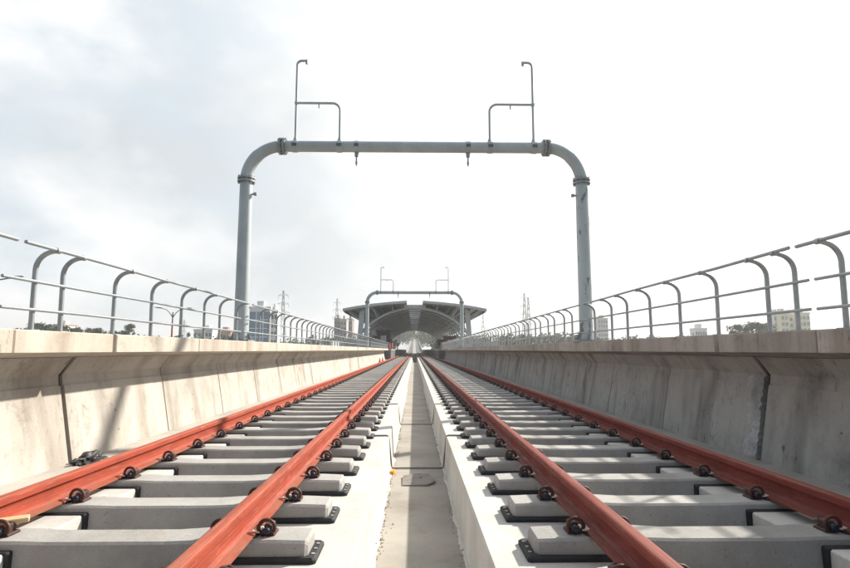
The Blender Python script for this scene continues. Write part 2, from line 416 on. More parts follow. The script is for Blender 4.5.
def make_sleeper(side):               # side: -1 left track (channel at +x), +1 right track
    root = thing('railway_sleeper', 'concrete sleeper', 'sleeper', (side*TR, 0, 0))
    mb = MB(); sleeper_block(mb); mb.build('block', M['sleeper'], root)
    mb = MB(); boot_in(mb, -side); mb.build('rubber_boot', [M['rubber'], M['bolt']], root)
    mb = MB(); boot_out(mb, side); mb.build('rubber_boot', M['rubber'], root)
    for rx in (-.7535, .7535):
        mb = MB(); mb.box(rx-.085, rx+.085, -.085, .085, -.1825, -.1725); mb.build('rail_pad', M['pad'], root)
    for u, x in CL:
        mb = MB(); clip_coil(mb, u, x); c = mb.build('rail_clip', [M['clip'], M['blue']], root)
        mb = MB(); clip_shoulder(mb, u, x); mb.build('shoulder', M['shoulder'], c)
        mb = MB(); clip_insul(mb, u, x); mb.build('insulator', M['insul'], c)
    return root
def make_far(side):
    mb = MB(); sleeper_block(mb, 0); boot_in(mb, -side, 1, 5); boot_out(mb, side, 1)
    for u, x in CL: clip_coil(mb, u, x, 2, 4); clip_shoulder(mb, u, x, 3); clip_insul(mb, u, x, 5)
    rail_pads(mb, 1)
    return mb.build('railway_sleeper', [M['sleeper'], M['rubber'], M['clip'], M['shoulder'], M['blue'], M['insul']])
ordn = ['nearest', 'second nearest', 'third nearest', 'fourth nearest', 'fifth nearest', 'sixth nearest', 'seventh nearest', 'eighth nearest']
NEAR = 22
for side, tn in ((-1, 'left'), (1, 'right')):
    proto = None; far = None
    for k in range(125):
        yy = 2.716 + .7385*k
        if yy > 96: break
        if k < NEAR:
            o = proto = make_sleeper(side) if proto is None else None or proto
            if k > 0: o = copy_tree(proto)
        else:
            if far is None: o = far = make_far(side)
            else: o = far.copy(); C.objects.link(o)
        o.location = (side*TR, yy, 0); o.rotation_euler = (0, 0, random.uniform(-.004, .004))
        if k < 8: lb = f'{ordn[k]} concrete sleeper to the camera in the {tn} track'
        elif k < NEAR: lb = f'grey concrete sleeper of the {tn} track in the middle distance, past the eight nearest'
        else: lb = f'small far concrete sleeper of the {tn} track on the way to the station'
        tag(o, lb, 'sleeper', f'sleepers of the {tn} track')

# ------------------------------------------------------------------ parapet walls of the trough bridge
JNT = [6.35, 33.4]
def wall_span(side, y0, y1, lab, cop_joints, mw, mc, first_darker=False):
    root = thing('parapet_wall', lab, 'wall', (side*3.9, (y0+y1)/2, -.3), 'parapet walls along the viaduct')
    ox, oy, oz = root.location
    web = [(3.752,-.40),(3.745,-.335),(3.893,.490),(3.908,.484),(3.917,.56),(3.922,.60),(3.785,.785),(3.775,.797),(4.20,.797),(4.14,.45),(4.06,-1.25),(3.9,-1.25)]
    nin = 8
    st = []
    js = []
    yj = JNT[0]
    while yj < 80: js.append(yj); yj += 2.46
    yj = JNT[0] - 2.46
    while yj > -5: js.append(yj); yj -= 2.46
    st.append((y0, 0))
    for j in sorted(js):
        if y0+.4 < j < y1-.4:
            st += [(j-.022,0),(j-.012,.018),(j+.008,.018),(j+.016,0)]
    st.append((y1, 0))
    b = MB(); rw = random.Random(int(y0*10)+side)
    rings = []
    off = 0
    for i, (yy, ins) in enumerate(st):
        if ins == 0 and i % 4 == 0: pass
        if i % 4 == 0: off = 0
        if ins == 0 and i and i % 4 == 0: off = 0
        rings.append([(side*(x + (ins if k < nin else 0)) - ox, yy - oy, z - oz) for k, (x, z) in enumerate(web)])
    b.loft(rings, 0)
    jl = [j for j in sorted(js) if y0 < j < y1] + [y1]          # tie holes and form marks, two or three per panel
    for ja in [y0] + jl[:-1]:
        for zt_ in (.16, .04) if rw.random() < .6 else (.12, -.12):
            yc = ja + 1.15 + rw.uniform(-.25, .25)
            if yc > y1-.2: continue
            xw = 3.745 + (zt_+.335)/.825*.148
            b.tube([(side*(xw-.0015)-ox, yc-oy, zt_-oz), (side*(xw+.03)-ox, yc-oy, zt_-oz)], rw.uniform(.010, .017), 8, 1)
    b.build('web', [mw, M['mark']], root)
    cj = [y0] + [c for c in cop_joints if y0 < c < y1] + [y1]
    for i in range(len(cj)-1):
        a, e = cj[i] + (.006 if i else 0), cj[i+1] - (.006 if i < len(cj)-2 else 0)
        d = random.uniform(-.004, .004)
        pr = [(3.35+d,.852),(3.35+d,1.036),(3.362+d,1.047),(4.35,1.047),(4.35,.80),(3.78,.80)]
        b = MB(); ring = lambda q, c=0: [(side*(x+(c if k < 3 else 0))-ox, q-oy, z-oz) for k, (x, z) in enumerate(pr)]
        b.loft([ring(a, .008), ring(a+.010), ring(e-.010), ring(e, .008)])
        b.build('coping', M['coping_shaded'] if (first_darker and i == len(cj)-2 - 99) else mc, root)
    return root
cop1 = [4.76 - 2.4*k for k in range(4)]
cop = sorted(cop1) + [6.35 + 2.46*k for k in range(40)]
for side, mw, mc, txt in ((-1, M['wall'], M['coping'], 'cream sunlit'), (1, M['wall_shaded'], M['coping_shaded'], 'grey shaded')):
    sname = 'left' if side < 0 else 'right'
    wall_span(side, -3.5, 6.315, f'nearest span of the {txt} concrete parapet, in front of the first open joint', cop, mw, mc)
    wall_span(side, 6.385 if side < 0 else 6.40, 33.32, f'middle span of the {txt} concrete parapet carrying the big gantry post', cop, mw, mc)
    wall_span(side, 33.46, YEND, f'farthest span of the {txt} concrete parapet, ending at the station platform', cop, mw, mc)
    # dark backing added behind the open joints so the gaps look shaded
    for j, yj in enumerate(JNT):
        b = MB(); rj = random.Random(11+j+side)
        hw = .044 if j == 0 else .068
        prs = [(3.80,-.30),(3.955,.58),(3.82,.79),(3.84,.795),(4.1,.795),(4.05,-.3)]
        b.loft([[(side*x, yy, z) for x, z in prs] for yy in (yj-hw, yj+hw)])
        o = b.build('joint_backing', M['joint_shade'])
        tag(o, f'dark open joint in the {txt} parapet, ' + ('the near one' if j == 0 else 'the far one toward the station'), 'joint seal', 'dark joints between wall spans')
# broken pale mortar beside the near right joint
from mathutils import noise as mnoise
b = MB(); NR, NC = 46, 9; vs = []
for i in range(NR):
    t = i/(NR-1); z = -.32 + t*.90; x = 3.746 + (z+.335)/.895*.159
    wd = .27 + .24*mnoise.noise(Vector((t*5, 3, 0))) + .05*mnoise.noise(Vector((t*17, 7, 0)))
    for k in range(NC):
        u = k/(NC-1)
        th = (.006 + .045*abs(mnoise.noise(Vector((t*9, u*3, 1)))) + .014*abs(mnoise.noise(Vector((t*31, u*8, 4)))))*(1-u**3) - .004*u**3
        vs.append((x-th, 6.385+u*wd + .012*mnoise.noise(Vector((t*23, 1, 2)))*(1-u), z))
fs = [(i*NC+k, i*NC+k+1, (i+1)*NC+k+1, (i+1)*NC+k) for i in range(NR-1) for k in range(NC-1)]
b.add(vs, fs)
nb = len(vs)
b.add([v for i in range(NR) for v in (vs[i*NC], (vs[i*NC][0]+.06, vs[i*NC][1]+.004, vs[i*NC][2]))], [(2*i, 2*i+1, 2*i+3, 2*i+2) for i in range(NR-1)])
tag(b.build('mortar_patch', M['grout']), 'broken pale mortar along the near joint of the grey right wall', 'mortar')

# ------------------------------------------------------------------ railings
PX = 3.455
def yq(q): return (567*3.455*q/1000 - .02)/.9933
near_q = [2.31, 2.602, 2.812, 3.294, 3.765, 4.238, 4.707, 5.08, 5.556]
Yp = [yq(q) for q in near_q]
def railing(side, posts, y0, y1, lab):
    root = thing('guard_railing', lab, 'railing', (side*PX, (y0+y1)/2, 1.047), 'steel railings on the parapets')
    oy = (y0+y1)/2
    b = MB()
    path = [(0,0,.0),(0,0,.50)] + [p for p in arc((-side*.165,0,.545), .165, 0, 78, 8, (side,0,0))][0:] + []
    path += [Vector((-side*.150, 0, .712)), Vector((-side*.185, 0, .716))]
    b.tube(path, .0225, 10); b.box(-.05, .05, -.05, .05, .0, .008)
    b.tube([(-side*.185,-.022,.716),(-side*.185,.022,.716)], .026, 10)      # clamp round the top rail
    first = None
    for yy in posts:
        if first is None: first = o = b.build('post', M['galv'], root, (0, yy-oy, 0))
        else:
            o = first.copy(); C.objects.link(o); o.parent = root; o.location = (0, yy-oy, 0)
        o.rotation_euler = (0, random.uniform(-.012, .012), random.uniform(-.03, .03))
    for dx, z, r in ((-.185, .722, .0165), (-.03, .436, .0145), (-.03, .182, .0145)):
        b = MB(); n = max(2, int((y1-y0)/1.2)); rr = random.Random(int(y0*7+z*100))
        e0 = y0 + rr.uniform(0, .03); e1 = y1 - rr.uniform(0, .03)
        b.tube([(side*dx + rr.uniform(-.003,.003), e0+(e1-e0)*i/n-oy, z+rr.uniform(-.004,.004)) for i in range(n+1)], r, 10)
        b.build('rail_pipe', M['galv'], root)
    return root
for side, sn in ((-1, 'left sunlit'), (1, 'right shaded')):
    g = 4.84 if side > 0 else 4.63
    railing(side, [2.4, 3.4, 3.9, Yp[0]] if side > 0 else [2.4, 3.3, 3.9], 1.5, g-.03, f'nearest railing section on the {sn} parapet, cut off by the frame edge')
    railing(side, Yp[1:], g+.03, Yp[-1]+.16, f'railing section on the {sn} parapet in front of the big gantry')
    ps = [yq(6.37)]; k = 0
    alt = (.335, .475) if side > 0 else (.40, .405)
    q = 6.37
    while True:
        q += alt[k % 2]; k += 1
        if yq(q) > YEND-.6: break
        ps.append(yq(q))
    cuts = [(11.3, 23.2, 'just beyond the big gantry'), (23.26, 33.3, 'halfway to the small gantry'),
            (33.5, 42.5, 'just before the small far gantry'), (43.7, 57.5, 'just beyond the small far gantry'), (57.56, YEND-.2, 'ending at the station platform')]
    for y0, y1, where in cuts:
        railing(side, [p for p in ps if y0+.05 < p < y1-.05], y0, y1, f'railing section on the {sn} parapet, {where}')

# ------------------------------------------------------------------ gantries
def gantry(Y, lab, flake):
    cxg = -.045; z0 = 1.047
    root = thing('pipe_gantry', lab, 'gantry', (cxg, Y, z0), 'pipe gantries spanning both tracks')
    H = 5.24 - z0; X = 3.605; r = .132; rb = .118; er = .75
    for s in (-1, 1):
        b = MB(); b.tube([(s*X,0,.04),(s*X,0,1.2),(s*X,0,2.4),(s*X,0,H-er)], [.145,.140,.136,.130], 24)
        b.build('post', M['gantry_flake'] if s > 0 and flake else M['gantry'], root)
        b = MB(); b.box(s*X-.23, s*X+.23, -.23, .23, 0, .035)
        for ax, ay in ((1,0),(-1,0),(0,1),(0,-1)):
            p = [(s*X+ax*.14+ay*.008, ay*.14+ax*.008), (s*X+ax*.14-ay*.008, ay*.14-ax*.008)]
            q = [(s*X+ax*.22+ay*.008, ay*.22+ax*.008), (s*X+ax*.22-ay*.008, ay*.22-ax*.008)]
            b.add([(*p[0],.035),(*q[0],.035),(*q[0],.06),(*p[0],.24),(*p[1],.035),(*q[1],.035),(*q[1],.06),(*p[1],.24)],
                  [(0,1,2,3),(7,6,5,4),(0,4,5,1),(1,5,6,2),(2,6,7,3),(3,7,4,0)])
        for ax in (-.18, .18):
            for ay in (-.18, .18): b.tube([(s*X+ax,ay,.035),(s*X+ax,ay,.085)], .018, 8)
        b.build('base_plate', M['flange'], root)
        b = MB(); b.tube([Vector((s*X,0,H-er-.01))] + arc((s*(X-er),0,H-er), er, 0, 90, 14, (s,0,0)) + [Vector((s*(X-er-.01),0,H))], [r]*9+[rb+.004]*8, 24)
        b.build('elbow', M['gantry'], root)
        for (c, ax) in (((s*X,0,H-er), 2), ((s*(X-er),0,H), 0)):
            b = MB()
            for d0, d1 in ((-.055,-.018),(.018,.055)):
                a = Vector(c); e = Vector(c); a[ax] += d0; e[ax] += d1
                b.tube([a, e], .185, 20)
            a = Vector(c); e = Vector(c); a[ax] -= .02; e[ax] += .02; b.tube([a, e], .150, 18)
            for k in range(10):
                t = 2*math.pi*k/10; d = Vector((0, math.cos(t)*.165, math.sin(t)*.165)) if ax == 0 else Vector((math.cos(t)*.165, math.sin(t)*.165, 0))
                a = Vector(c)+d; e = Vector(c)+d; a[ax] -= .085; e[ax] += .085; b.tube([a, e], .014, 6)
            b.build('flange', M['flange'], root)
        # tee shaped bracket pipe on the beam
        xm, xi = s*2.585, s*1.63; zt = 7.19-z0; zb = 6.22-z0
        lean = .0
        b = MB()
        hook = [Vector((xm,0,H+.1)), Vector((xm,0,zb)), Vector((xm+s*0,0,zt-.12))] + arc((xm-s*.10,0,zt-.10), .10, 0, 90, 6, (s,0,0)) + [Vector((xm-s*.21,0,zt))]
        b.tube(hook, .026, 10)
        b.tube([(xm-s*.205,0,zt+.02),(xm-s*.205,0,zt-.07)], .030, 8)
        b.build('mast_pipe', M['gantry'], root)
        b = MB()
        b.tube([Vector((xm,0,zb))] + list(reversed(arc((xi+s*.17,0,zb-.17), .17, 180, 90, 8, (s,0,0)))) + [Vector((xi,0,H+.1))], .026, 10)
        b.tube([(xm-s*.03,0,zb),(xm+s*.03,0,zb)], .040, 10)
        b.tube([(s*2.09,0,zb),(s*2.09,0,zb-.11)], .017, 8)
        b.build('bracket_pipe', M['gantry'], root)
        for xx in (xm, xi):
            b = MB(); b.tube([(xx-.055,0,H),(xx+.055,0,H)], rb+.012, 20)
            b.tube([(xx,0,H+.10),(xx,0,H+.20)], [.058,.032], 10)
            b.box(xx-.05, xx+.05, -rb-.03, -rb-.002, H-.03, H+.03, 1)
            b.build('clamp', [M['gantry'], M['steel_dark']], root)
        xh = -1.26 if s < 0 else 1.15
        b = MB(); b.tube([(xh-.05,0,H),(xh+.05,0,H)], rb+.012, 20); b.box(xh-.045, xh+.045, -rb-.03, -rb-.002, H-.03, H+.03, 1)
        hg = b.build('clamp', [M['gantry'], M['steel_dark']], root)
        b = MB(); b.tube([(xh,0,H-rb),(xh,0,H-rb-.10)], .042, 10); b.tube([(xh,0,H-rb-.10),(xh,0,H-rb-.30)], .018, 8); b.tube([(xh,0,H-rb-.22),(xh,0,H-rb-.25)], .028, 8)
        b.build('hanger', M['flange'], hg)
        b = MB(); b.box(s*(X-.20)-.03, s*(X-.20)+.03, -.03, .03, H-er-.34, H-er-.28); b.tube([(s*(X-.13),0,H-er-.31),(s*(X-.22),0,H-er-.31)], .02, 8); b.build('lug', M['flange'], root)
    b = MB(); b.tube([(-(X-er),0,H),(-1,0,H),(1,0,H),((X-er),0,H)], rb, 24); b.build('beam', M['gantry'], root)
    return root
gantry(11.86, 'big grey pipe gantry on two round posts over both tracks, nearest the camera', True)
gantry(43.2, 'small far pipe gantry over the tracks in front of the station roof', False)

# ------------------------------------------------------------------ small things lying about
def conduit(Y, lab, r=.0105):
    b = MB()
    p = []
    for s in (-1, 1):
        q = [Vector((s*.60,Y,-.288)), Vector((s*.43,Y,-.286)), Vector((s*.405,Y,-.292)), Vector((s*.392,Y,-.32)), Vector((s*.352,Y,-.69)), Vector((s*.345,Y,-.716)), Vector((s*.31,Y,-.719))]
        p = q + p if s < 0 else p + list(reversed(q))
    b.tube(p, r, 8)
    return tag(b.build('earth_cable', M['cable']), lab, 'cable', 'cables crossing the channel')
conduit(7.95, 'thin dark cable crossing the channel just behind the brown board')
conduit(12.52, 'second thin cable crossing the channel farther from the camera', .009)
b = MB(); pts = [(-.20,-.22),(.09,-.28),(.21,-.15),(.18,.20),(.03,.28),(-.15,.24)]
b.loft([[(x,y,z) for x,y in pts] for z in (0,.022)] ); 
b.tube([(.05,.04,.022),(.05,.04,.030)], .012, 6)
o = b.build('broken_board', M['board'], None, (-.01, 7.22, -.728)); o.rotation_euler = (R(1.5), R(-3), .1)
tag(o, 'flat brown board lying on the channel floor in front of the cable', 'board')
def lump(name, mt, loc, size, seed, lab, cat, squash=.6, sub=3, amp=.3):
    bm = bmesh.new(); bmesh.ops.create_icosphere(bm, subdivisions=sub, radius=1)
    from mathutils import noise as mn
    for v in bm.verts:
        k = 1 + amp*mn.noise(v.co*1.7 + Vector((seed,0,0)))*2 + amp*.6*mn.noise(v.co*4.3 + Vector((seed,5,0)))
        v.co = Vector((v.co.x*size[0]*k, v.co.y*size[1]*k, max(-.25, v.co.z)*size[2]*k))
    me = bpy.data.meshes.new(name); bm.to_mesh(me); bm.free(); me.materials.append(mt)
    o = bpy.data.objects.new(name, me); C.objects.link(o); o.location = loc
    return tag(o, lab, cat)
lump('plastic_rag', M['rag'], (-3.60, 6.42, -.318), (.10,.22,.06), 4.4, 'crumpled black plastic rag at the foot of the sunlit left wall', 'rag', amp=.42, sub=5)
lump('foam_lump', M['orange'], (-.325, 7.68, -.722), (.035,.09,.035), 2.2, 'small orange lump in the left corner of the channel', 'foam', amp=.4)
for x, Y, z, sz, sd, lb in ((-.876, 3.42, -.296, (.030,.022,.008), 1, 'dry brown leaf on the white slab left of the channel'),
                            (.907, 3.51, -.296, (.028,.018,.008), 9, 'dry brown leaf on the white slab right of the channel')):
    lump('dry_leaf', M['leaf_dry'], (x, Y, z), sz, sd, lb, 'leaf', amp=.4, sub=2)
b = MB(); b.box(-.02, .02, -.11, .11, 0, .028, 0, .004)
o = b.build('timber_wedge', M['timber'], None, (-2.415, 3.48, -.125)); o.rotation_euler = (R(2), R(20), R(-62))
tag(o, 'short pale timber stick lying on the foot of the leftmost rail', 'stick')

# ------------------------------------------------------------------ station
SY, SE = 98.0, 211.0
st = thing('train_station', 'station with arched grey metal roof and two raised wing roofs over the tracks', 'station', (0, SY, .0))
def sbuild(b, name, mt): return b.build(name, mt, st, (0, 0, 0))
Z0 = CAMZ
Rr = 12.03; zc = Z0 + 7.2 - Rr
amax = math.degrees(math.asin(9.3/Rr))
def arcpt(a, r=Rr): return (r*math.sin(R(a)), zc + r*math.cos(R(a)))
L = SE - SY
for s in (-1, 1):
    b = MB(); n = 14; a0 = 5.0; a1 = 35
    prof = [arcpt(s*(a0+(a1-a0)*i/n), Rr+.16) for i in range(n+1)] + [arcpt(s*(a1-(a1-a0)*i/n), Rr) for i in range(n+1)]
    b.loft([[(x, y, z) for x, z in prof] for y in (.5, L)])
    sbuild(b, 'roof_shell', M['steel_dark'])
    # raised wing roof: gently curved
    b = MB(); wp = [(1.35,8.25),(4.0,8.05),(7.0,7.75),(10.0,7.3),(12.1,6.9)]
    prof = [(s*x, Z0+z) for x, z in wp] + [(s*x, Z0+z-.42) for x, z in reversed(wp)]
    b.loft([[(x, y, z) for x, z in prof] for y in (-3, L)])
    sbuild(b, 'wing_roof', M['steel_light'])
    b = MB()
    for k in range(9):                                        # purlins under the wing roof
        t = k/8; x = 1.9 + 9.9*t; z = Z0 + 8.25 - 1.35*((x-1.35)/10.75)**1.25 - .42
        b.box(*sorted((s*x-.09, s*x+.09)), -2.8, L, z-.28, z-.004)
    sbuild(b, 'purlin', M['steel_dark'])
    for (x0, x1, zt) in ((4.0,3.7,7.5),(7.3,6.4,7.15)):
        for yy in (.2, 12, 24):
            b = MB(); za = arcpt(math.degrees(math.asin(x1/Rr)), Rr)[1]
            b.tube([(s*x1,yy,za),(s*x0,yy,Z0+zt+.2)], .13, 8); sbuild(b, 'strut', M['steel_light'])
    for yy in (-.6, 11, 23, 35, 47):                          # leaning side columns
        b = MB(); 
        b.loft([[(s*9.55-.35,yy-.3,.95),(s*9.55+.35,yy-.3,.95),(s*9.55+.35,yy+.3,.95),(s*9.55-.35,yy+.3,.95)],
                [(s*9.0-.45,yy-.3,Z0+6.9),(s*9.0+.45,yy-.3,Z0+6.9),(s*9.0+.45,yy+.3,Z0+6.9),(s*9.0-.45,yy+.3,Z0+6.9)]])
        b.tube([(s*9.3,yy,Z0+5.0),(s*11.4,yy,Z0+6.5)], .12, 8)
        sbuild(b, 'column', M['steel_light'])
    b = MB(); b.box(*sorted((s*2.98, s*12.0)), 72.3-SY, L, .80, .98); sbuild(b, 'platform', M['platform'])
    b = MB(); b.box(*sorted((s*3.05, s*11.8)), 72.4-SY, L, -1.6, .798); sbuild(b, 'platform_base', M['platform_dark'])  # dark tone paints in the shade on the platform's faces
    b = MB(); b.box(*sorted((s*11.7, s*11.85)), 80-SY, L, .982, 2.2); sbuild(b, 'side_screen', M['steel_light'])
for i, yy in enumerate([0] + [6.5*k for k in range(1, 18)]):
    b = MB(); n = 24; r0 = Rr - (.05 if i else 0)
    b.tube([(arcpt(-amax+2*amax*k/n, r0)[0], yy, arcpt(-amax+2*amax*k/n, r0)[1]) for k in range(n+1)], .26 if i == 0 else .17, 8)
    sbuild(b, 'arch_rib', M['steel_light'])
b = MB()
for a in (-48,-38,-30,-22,-14,14,22,30,38,48):
    x, z = arcpt(a, Rr-.06); b.box(x-.05, x+.05, .3, L-.3, z-.06, z+.05)
sbuild(b, 'long_rib', M['steel_dark'])
b = MB()
for k in range(38):
    b.box(-1.25, 1.25, 1.0+3*k, 1.9+3*k, Z0+7.14, Z0+7.22)
sbuild(b, 'skylight_louvre', M['steel_light'])
b = MB(); b.loft([[(-1.9,y,Z0+7.25),(-1.7,y,Z0+7.75),(1.7,y,Z0+7.75),(1.9,y,Z0+7.25)] for y in (-.4, .5)])
sbuild(b, 'ridge_cap', M['steel_light'])
for s in (-1, 1):
    for k, (x, yy, ww, hh) in enumerate(((5.6, 4, 2.5, 3.3), (7.2, 18, 2.6, 2.6), (7.0, 44, 2.6, 2.4))):
        if s > 0 and k == 0: continue
        b = MB(); b.box(s*x-ww/2, s*x+ww/2, yy, yy+2.0, .982, .982+hh); b.box(s*x-ww/2-.15, s*x+ww/2+.15, yy-.15, yy+2.15, .984+hh, 1.12+hh)
        b.box(s*x-ww*.2, s*x+ww*.2, yy-.02, yy-.002, 1.2, .982+hh*.75, 1)
        sbuild(b, 'kiosk', [M['maroon'], M['steel_light']])
# construction barriers and stacks on the platforms
barr = None
for i, (s, x, Y, hh, mt, lb) in enumerate((
    (-1, 3.35, 76, .75, 'red_board', 'red barrier board at the front edge of the left platform'),
    (-1, 3.35, 84, .95, 'red_board', 'red barrier board on the left platform, second from its front end'),
    (-1, 3.35, 94, 1.1, 'maroon', 'maroon barrier board on the left platform under the arch'),
    (-1, 3.35, 110, 1.3, 'red_board', 'red barrier board deep under the station roof on the left platform'),
    (1, 3.35, 78, .5, 'maroon', 'low maroon barrier board at the front of the right platform'),
    (1, 3.35, 90, .7, 'maroon', 'maroon barrier board on the right platform under the arch'))):
    t = thing('barrier', lb, 'barrier', (s*x, Y, .982), 'barrier boards on the platforms')
    b = MB()
    for k in range(3): b.box(-.03, .03, -2.0, 2.0, .12+hh*.3*k, .12+hh*.3*k+hh*.24)
    b.build('board', M[mt], t)
    for yy in (-1.8, 1.8):
        b = MB(); b.box(.032, .09, yy-.05, yy+.05, .05, hh+.1); b.box(-.25, .25, yy-.04, yy+.04, 0, .055); b.build('leg', M['lamp'], t)
for i, (x, Y, mt, lb) in enumerate(((4.6, 82, 'tan', 'stack of tan timber on the right station platform, in front'),
                                    (5.8, 88, 'maroon', 'dark stack of planks on the right station platform'),
                                    (6.6, 96, 'tan', 'stack of tan timber on the right platform beside the column'),
                                    (-4.4, 80, 'maroon', 'dark stack of planks on the left station platform'))):
    b = MB(); rr = random.Random(i)
    for k in range(5):
        for q in range(4):
            xx = -.6+q*.32+rr.uniform(-.03,.03); b.box(xx, xx+.27, -1.4+rr.uniform(-.3,.1), 1.4+rr.uniform(-.1,.3), k*.2, k*.2+.17)
    o = b.build('plank_stack', M[mt], None, (x, Y, .983)); tag(o, lb, 'plank stack', 'plank stacks on the platforms')
b = MB(); b.box(-.22,.22,-.3,.3,0,.62,0,.03); b.box(-.25,.25,-.33,.33,.621,.68)
o = b.build('junction_box', M['steel_dark'], None, (0, 74, -.733)); tag(o, 'small dark box standing in the channel far off before the station', 'box')
for i, yy in enumerate((57, 62)):
    b = MB(); b.box(-.12,.12,-.12,.12,0,.03); b.tube([(0,0,.03),(0,0,.42)], [.10,.03], 10)
    o = b.build('traffic_cone', M['red_board'], None, (-3.5, yy, -.334)); tag(o, 'tiny red cone at the far left wall, ' + ('the nearer one' if i == 0 else 'closer to the platform'), 'cone', 'red cones by the left wall')
# the line beyond the station climbs away
b = MB()
pp = [(211.2,-.35),(240,-.2),(300,1.0),(420,5.5),(600,13.5),(900,27)]
b.loft([[(-3.7,y,z+.9),(-3.7,y,z-1.6),(3.7,y,z-1.6),(3.7,y,z+.9),(3.4,y,z+.9),(3.4,y,z),(-3.4,y,z),(-3.4,y,z+.9)] for y, z in pp])
for s in (-1, 1):
    b.loft([[(s*TR-.95,y,z+.004),(s*TR-.95,y,z+.10),(s*TR+.95,y,z+.10),(s*TR+.95,y,z+.004)] for y, z in pp], 1)
tag(b.build('bridge_deck', [M['platform'], M['platform_dark']]), kind='structure')

# ------------------------------------------------------------------ background: px -> world
def px(x, Y): return CAMX + (x-414.5)/567*Y
def pz(y, Y): return CAMZ + (350-y)/567*Y
GZ = -12
def tower(x0, x1, ytop, Y, depth, mw, lab, nfl, ncol, mg=None, wf=.36, wh=1.75, side=None, name='apartment_tower', cat='tower block', band=False, group='far buildings', cap=True):
    a, e, zt = px(x0, Y), px(x1, Y), pz(ytop, Y)
    W = e-a; t = thing(name, lab, cat, ((a+e)/2, Y+depth/2, GZ), group)
    b = MB(); b.box(-W/2, W/2, -depth/2, depth/2, 0, zt-GZ); b.build('wall', mw, t)
    if cap:
        b = MB(); b.box(-W/2-.2, W/2+.2, -depth/2-.2, depth/2+.2, zt-GZ+.002, zt-GZ+.8); r_ = b.build('roof', side or mw, t)
        b = MB(); b.box(-W*.18, W*.14, -2, 2, zt-GZ+.803, zt-GZ+3.0); b.build('lift_house', mw, r_)
    fh = 3.3; sh = None
    for f in range(nfl):
        z = zt-GZ-1.2-fh*f
        for c in range(ncol):
            cw = W/ncol
            if sh is None:
                b = MB(); b.box(-cw*wf, cw*wf, -.06, .08, -wh, 0); sh = o = b.build('window', mg or M['glass'], t)
            else: o = sh.copy(); C.objects.link(o); o.parent = t
            o.location = (-W/2+cw*(c+.5), -depth/2, z)
    return t
t = tower(250, 271, 309, 220, 6, M['white_paint'], 'white office block with blue glass front behind the left railing', 8, 3, M['blue_glass'], .43, 2.95, name='office_building', cat='building')
tower(271.2, 278, 312, 222, 5, M['white_paint'], 'plain white stair block at the right end of the blue glass office', 7, 2, name='office_building', cat='building')
tower(334.5, 340, 319.5, 360, 12, M['tower_brown'], 'narrow grey brown tower, leftmost of three beside the station', 8, 2)
tower(340.4, 346.6, 320.5, 352, 12, M['tower_grey'], 'pale grey tower in the middle of three beside the station', 8, 2)
tower(347, 352.3, 320, 365, 12, M['tower_brown'], 'brown tower nearest the left edge of the station roof', 8, 2)
tower(778, 785, 314.5, 300, 6, M['tower_pale'], 'pale tower at the left of the yellow towers on the right', 7, 2)
tower(785.3, 793, 313.8, 296, 6, M['tower_yellow'], 'yellow tower with grey roof, left one of two on the right', 7, 2, side=M['tower_pale'])
tower(793.3, 799, 315, 300, 6, M['tower_pale'], 'narrow pale block between the two yellow towers', 7, 1)
tower(799.3, 815, 313.6, 298, 6, M['tower_yellow'], 'yellow tower farthest right above the grey parapet', 7, 4, side=M['tower_pale'])
tower(599, 609, 319, 420, 8, M['tower_grey'], 'grey tower block seen just right of the big gantry post', 9, 4)
tower(697, 709, 329.5, 300, 6, M['white_paint'], 'low white building with flat roof on the right horizon', 3, 5, name='low_building', cat='building')
tower(58, 68, 326, 330, 14, M['white_paint'], 'small white house among the trees on the left horizon', 2, 3, name='low_building', cat='building', side=M['roof_red'])
tower(196, 214, 331, 300, 14, M['tower_pale'], 'long pale low building behind the left railing near the street lamp', 2, 5, name='low_building', cat='building')
tower(216, 232, 332.5, 310, 14, M['roof_red'], 'low brown roofed shed behind the left railing near the gantry post', 2, 4, name='low_building', cat='building')
tower(455, 478, 337, 330, 14, M['tower_pale'], 'low pale shed on the right horizon beside the station', 2, 5, name='low_building', cat='building')

def pylon(x, ytop, Y, lab, wd=7, narms=3, arm=7):
    zt = pz(ytop, Y)-GZ; t = thing('power_pylon', lab, 'pylon', (px(x, Y), Y, GZ), 'power pylons on the horizon')
    b = MB(); th = .16
    hwid = lambda z: wd/2*(1-z/zt)**1.3 + .35
    lv = [zt*(1-(1-i/10)**1.25) for i in range(11)]
    for sx in (-1,1):
        for sy in (-1,1): b.tube([(sx*hwid(z), sy*hwid(z), z) for z in lv], th, 5)
    for i in range(10):
        for sy in (-1,1):
            z0, z1 = lv[i], lv[i+1]
            b.tube([(-hwid(z0),sy*hwid(z0),z0),(hwid(z1),sy*hwid(z1),z1)], th*.6, 4)
            b.tube([(hwid(z0),sy*hwid(z0),z0),(-hwid(z1),sy*hwid(z1),z1)], th*.6, 4)
            b.tube([(sy*hwid(z0),-hwid(z0),z0),(sy*hwid(z1),hwid(z1),z1)], th*.6, 4)
    b.build('lattice_mast', M['pylon'], t)
    for k in range(narms):
        z = zt*(.93-.11*k); w_ = arm*(.75+.12*k)
        b = MB()
        for sx in (-1,1):
            b.tube([(0,-.4,z),(sx*w_,0,z+.2)], th*.8, 4); b.tube([(0,.4,z+1.6),(sx*w_,0,z+.2)], th*.7, 4)
            b.tube([(sx*w_,0,z+.2),(sx*w_,0,z-2.2)], .14, 4)
        b.build('cross_arm', M['pylon'], t)
    return t
pylon(283.3, 290.5, 400, 'power pylon rising above the blue glass office block', 7, 3, 4.5)
pylon(337, 298.5, 520, 'power pylon rising behind the brown towers left of the station', 8, 3, 4)
